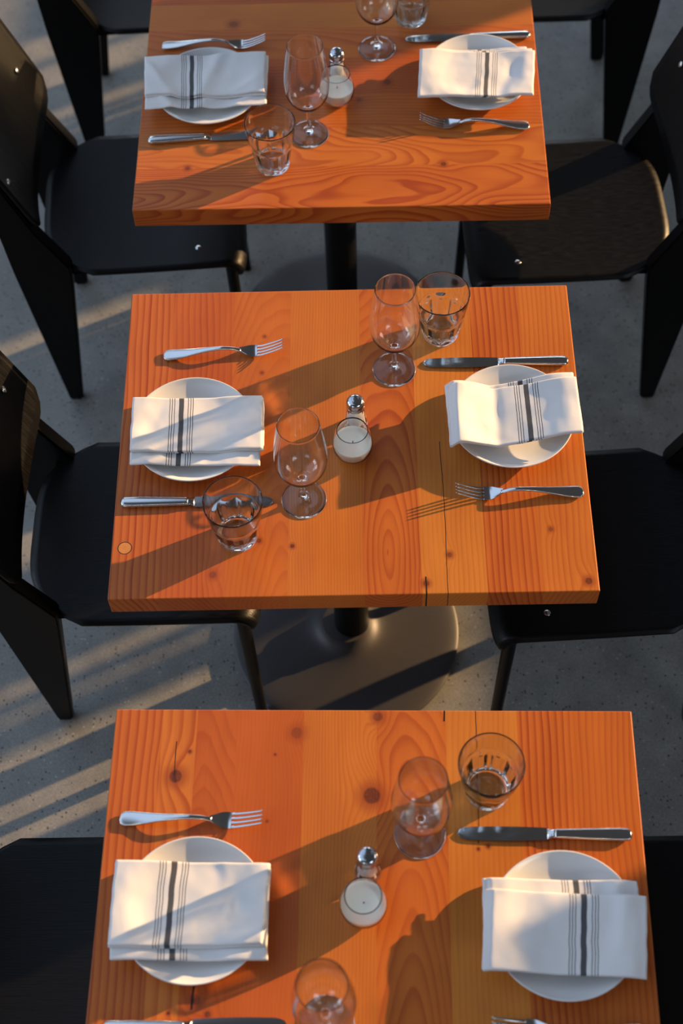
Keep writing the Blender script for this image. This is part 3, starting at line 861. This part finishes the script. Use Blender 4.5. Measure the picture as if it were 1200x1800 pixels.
# ------------------------------------------------------------------ glassware
def make_wine():
    bm = bmesh.new()
    H = 0.211
    foot = [(0, 0.0009), (0.030, 0.0004), (0.0360, 0.0002), (0.0367, 0.0010), (0.0362, 0.0019)]
    up_ = smooth_prof([(0.030, 0.0026), (0.018, 0.0042), (0.009, 0.0075), (0.0048, 0.0130), (0.0038, 0.022), (0.0034, 0.040), (0.0036, 0.055), (0.0048, 0.0635), (0.0105, 0.0690), (0.0215, 0.0760), (0.0315, 0.0860), (0.0385, 0.1010), (0.0413, 0.1190), (0.0412, 0.1400), (0.0385, 0.1660), (0.0352, 0.1900), (0.0322, 0.2100)], 5)
    rim = [(0.03245, 0.2106), (0.03235, 0.2112), (0.0319, 0.21155), (0.0314, 0.2113), (0.03105, 0.2107)]
    inn = smooth_prof([(0.0311, 0.2100), (0.0341, 0.1900), (0.0374, 0.1660), (0.0401, 0.1400), (0.0402, 0.1190), (0.0374, 0.1020), (0.0305, 0.0880), (0.0210, 0.0785), (0.0100, 0.0728), (0.0, 0.0712)], 5)
    lathe(bm, foot + up_ + rim + inn, 96)
    return obj('wine_glass', bm, M_glass)
wines = [(tpos(2, 0.0748, 0.1276, Z+0.0002), 'wine glass beside the tumbler at the top right of the middle table'),
         (tpos(2, -0.0767, -0.1269, Z+0.0002), 'wine glass left of the candle on the middle table'),
         ((0.0891, -0.6856, Z+0.0002), 'wine glass between candle and tumbler on the front table'),
         ((-0.043, -0.944, Z+0.0002), 'wine glass cut off by the bottom edge of the front table'),
         ((-0.0697, 0.6797, Z+0.0002), 'wine glass left of the candle on the back table'),
         ((0.0618, 0.9053, Z+0.0002), 'wine glass at the top edge of the back table, its bowl cut off')]
wg = make_wine(); tag(wg, wines[0][1], 'wine glass', 'stemmed wine glasses'); wg.location = wines[0][0]; caustic(wg, caster=True)
for loc, lab in wines[1:]: dup(wg, lab, loc, random.random()*3)

def make_tumbler():
    bm = bmesh.new()
    H = 0.1063
    NF = 9
    def mod(r, z, a):
        k = sstep(0.003, 0.014, z)*(1-sstep(0.048, 0.060, z))
        c = 0.5+0.5*math.cos(a*NF)            # 1 at the pillars, 0 mid facet
        return r*(1 + 0.014*math.exp(-((z-0.060)/0.0035)**2) - k*0.072*(1-c**2))
    outer = [(0, 0.0022), (0.022, 0.0012), (0.0285, 0.0), (0.0304, 0.0006), (0.0312, 0.0030)] + \
        smooth_prof([(0.0320, 0.008), (0.0345, 0.020), (0.0368, 0.034), (0.0388, 0.048), (0.0402, 0.058), (0.0415, 0.066), (0.0438, 0.082), (0.0455, 0.095), (0.0465, 0.1050)], 4)
    rim = [(0.0464, 0.1058), (0.0460, 0.1063), (0.0455, 0.10645), (0.0450, 0.1062), (0.0447, 0.1056)]
    inner = smooth_prof([(0.0446, 0.1040), (0.0434, 0.095), (0.0416, 0.082), (0.0392, 0.066), (0.0368, 0.052), (0.0340, 0.036), (0.0312, 0.022), (0.0285, 0.0145), (0.0230, 0.0115), (0.012, 0.0110), (0.0, 0.0108)], 4)
    n_out = len(outer)
    seg = 216
    prof = outer+rim+inner
    rings = []
    for i, (r, z) in enumerate(prof):
        if r < 1e-6: rings.append([bm.verts.new((0, 0, z))]); continue
        rings.append([bm.verts.new(((mod(r, z, 2*PI*k/seg) if i < n_out else r)*math.cos(2*PI*k/seg), (mod(r, z, 2*PI*k/seg) if i < n_out else r)*math.sin(2*PI*k/seg), z)) for k in range(seg)])
    for A, B in zip(rings, rings[1:]):
        for k in range(seg):
            k2 = (k+1) % seg
            if len(A) == 1: bm.faces.new((A[0], B[k2], B[k]))
            elif len(B) == 1: bm.faces.new((A[k], A[k2], B[0]))
            else: bm.faces.new((A[k], A[k2], B[k2], B[k]))
    bmesh.ops.recalc_face_normals(bm, faces=bm.faces[:])
    return obj('tumbler', bm, M_glass_t)
tums = [((-0.1814, -0.1929, Z+0.0002), 0.2, 'faceted water tumbler standing over the knife on the middle table'),
        ((0.1558, 0.2037, Z+0.0002), 0.5, 'faceted water tumbler at the far edge of the middle table'),
        ((0.1877, -0.6237, Z+0.0002), 0.1, 'faceted water tumbler at the far edge of the front table'),
        ((-0.1371, 0.6044, Z+0.0002), 0.35, 'faceted water tumbler near the front edge of the back table'),
        ((0.1304, 0.9900, Z+0.0002), 0.0, 'faceted water tumbler cut off by the top edge of the back table')]
tm = make_tumbler(); tag(tm, tums[0][2], 'glass', 'faceted water tumblers'); tm.location = tums[0][0]; tm.rotation_euler = (0, 0, tums[0][1]); caustic(tm, caster=True)
for loc, rz, lab in tums[1:]: dup(tm, lab, loc, rz)

def make_candle(label, loc):
    c = thing('votive_candle', label, 'candle', loc, 0, 'votive candles in round glasses')
    bm = bmesh.new()
    R = 0.0329
    outer = [(0, 0.0012), (0.012, 0.0010), (0.0185, 0.0002), (0.0205, 0.0012)] + smooth_prof([(0.0262, 0.0072), (0.0305, 0.0150), (0.0327, 0.0250), (0.0328, 0.0340), (0.0314, 0.0450), (0.0288, 0.0560), (0.0256, 0.0660)], 5)
    rim = [(0.02545, 0.0666), (0.0252, 0.0671), (0.0248, 0.0673), (0.0244, 0.0671), (0.02415, 0.0665)]
    inner = smooth_prof([(0.0240, 0.0655), (0.0272, 0.0555), (0.0298, 0.0448), (0.0312, 0.0340), (0.0310, 0.0255), (0.0288, 0.0160), (0.0240, 0.0085), (0.0150, 0.0058), (0, 0.0055)], 5)
    lathe(bm, outer+rim+inner, 80)
    caustic(obj('candle_glass', bm, M_glass, c), caster=True)
    bm = bmesh.new()
    w = [(0, 0.0058), (0.0145, 0.0062)] + smooth_prof([(0.0236, 0.0090), (0.0283, 0.0163), (0.0305, 0.0256), (0.0307, 0.0345)], 4) + smooth_prof([(0.0298, 0.0352), (0.0270, 0.0345), (0.0200, 0.0322), (0.010, 0.0308), (0.002, 0.0312), (0, 0.0313)], 4)
    lathe(bm, w, 64)
    caustic(obj('wax', bm, M_wax, c), receiver=True)
    bm = bmesh.new(); tube(bm, (0, 0, 0.0305), (0.0006, -0.0004, 0.0365), 0.0007, 8)
    obj('wick', bm, M_wick, c)
    return c
def make_shaker(label, loc):
    c = thing('salt_shaker', label, 'shaker', loc, 0, 'glass salt shakers behind the candles')
    bm = bmesh.new()
    def mod(r, z, a):
        if z < 0.004 or z > 0.050: return r
        k = abs(((a*8/(2*PI)) % 1)-0.5)*2
        return r*(0.965+0.035*k)
    lathe(bm, [(0, 0.0018), (0.016, 0.0010), (0.0185, 0.0), (0.0195, 0.0018), (0.0192, 0.006), (0.0170, 0.025), (0.0148, 0.042), (0.0136, 0.051), (0.0128, 0.054), (0.0112, 0.054), (0.0118, 0.050), (0.0128, 0.042), (0.0146, 0.025), (0.0160, 0.010), (0.0140, 0.0065), (0, 0.006)], 64, mod)
    obj('glass_body', bm, M_glass, c); edge_smooth(c.children[-1], 50)
    bm = bmesh.new(); lathe(bm, [(0, 0.0064), (0.0136, 0.0070), (0.0156, 0.0105), (0.0142, 0.025), (0.0128, 0.0370), (0, 0.0375)], 40)
    obj('salt', bm, M_salt, c)
    bm = bmesh.new()
    lathe(bm, smooth_prof([(0.0136, 0.0520), (0.0146, 0.0530), (0.0146, 0.0560), (0.0138, 0.0575), (0.0147, 0.0600), (0.0150, 0.0640), (0.0140, 0.0690), (0.0105, 0.0728), (0.0055, 0.0745), (0, 0.0749)], 4), 48)
    cap = obj('cap', bm, M_chrome, c)
    bm = bmesh.new()
    pts = [(0, 0)] + [(0.0034, k*PI/3) for k in range(6)] + [(0.0064, k*PI/6+0.2) for k in range(12)]
    for (r, a) in pts:
        z = 0.0749 - 13.0*r*r - 0.00015
        n = Vector((26*r*math.cos(a), 26*r*math.sin(a), 1)).normalized()
        p = Vector((r*math.cos(a), r*math.sin(a), z)); tube(bm, p - n*0.0004, p + n*0.0004, 0.00062, 8)
    obj('shaker_holes', bm, M_hole, cap)
    return c
cds = [((0.0029, -0.0401, Z), 'ivory candle in a round glass at the centre of the middle table'),
       ((0.0081, -0.7922, Z), 'ivory candle in a round glass at the centre of the front table'),
       ((-0.0166, 0.7658, Z), 'ivory candle in a round glass at the centre of the back table')]
cn = make_candle(cds[0][1], cds[0][0])
for loc, lab in cds[1:]: dup(cn, lab, loc, 0.4)
shs = [((0.0085, 0.0150, Z), 'chrome-capped salt shaker behind the candle on the middle table'),
       ((0.0145, -0.7385, Z), 'chrome-capped salt shaker behind the candle on the front table'),
       ((-0.0160, 0.8210, Z), 'chrome-capped salt shaker behind the candle on the back table')]
sh = make_shaker(shs[0][1], shs[0][0])
for loc, lab in shs[1:]: dup(sh, lab, loc, 0.3)
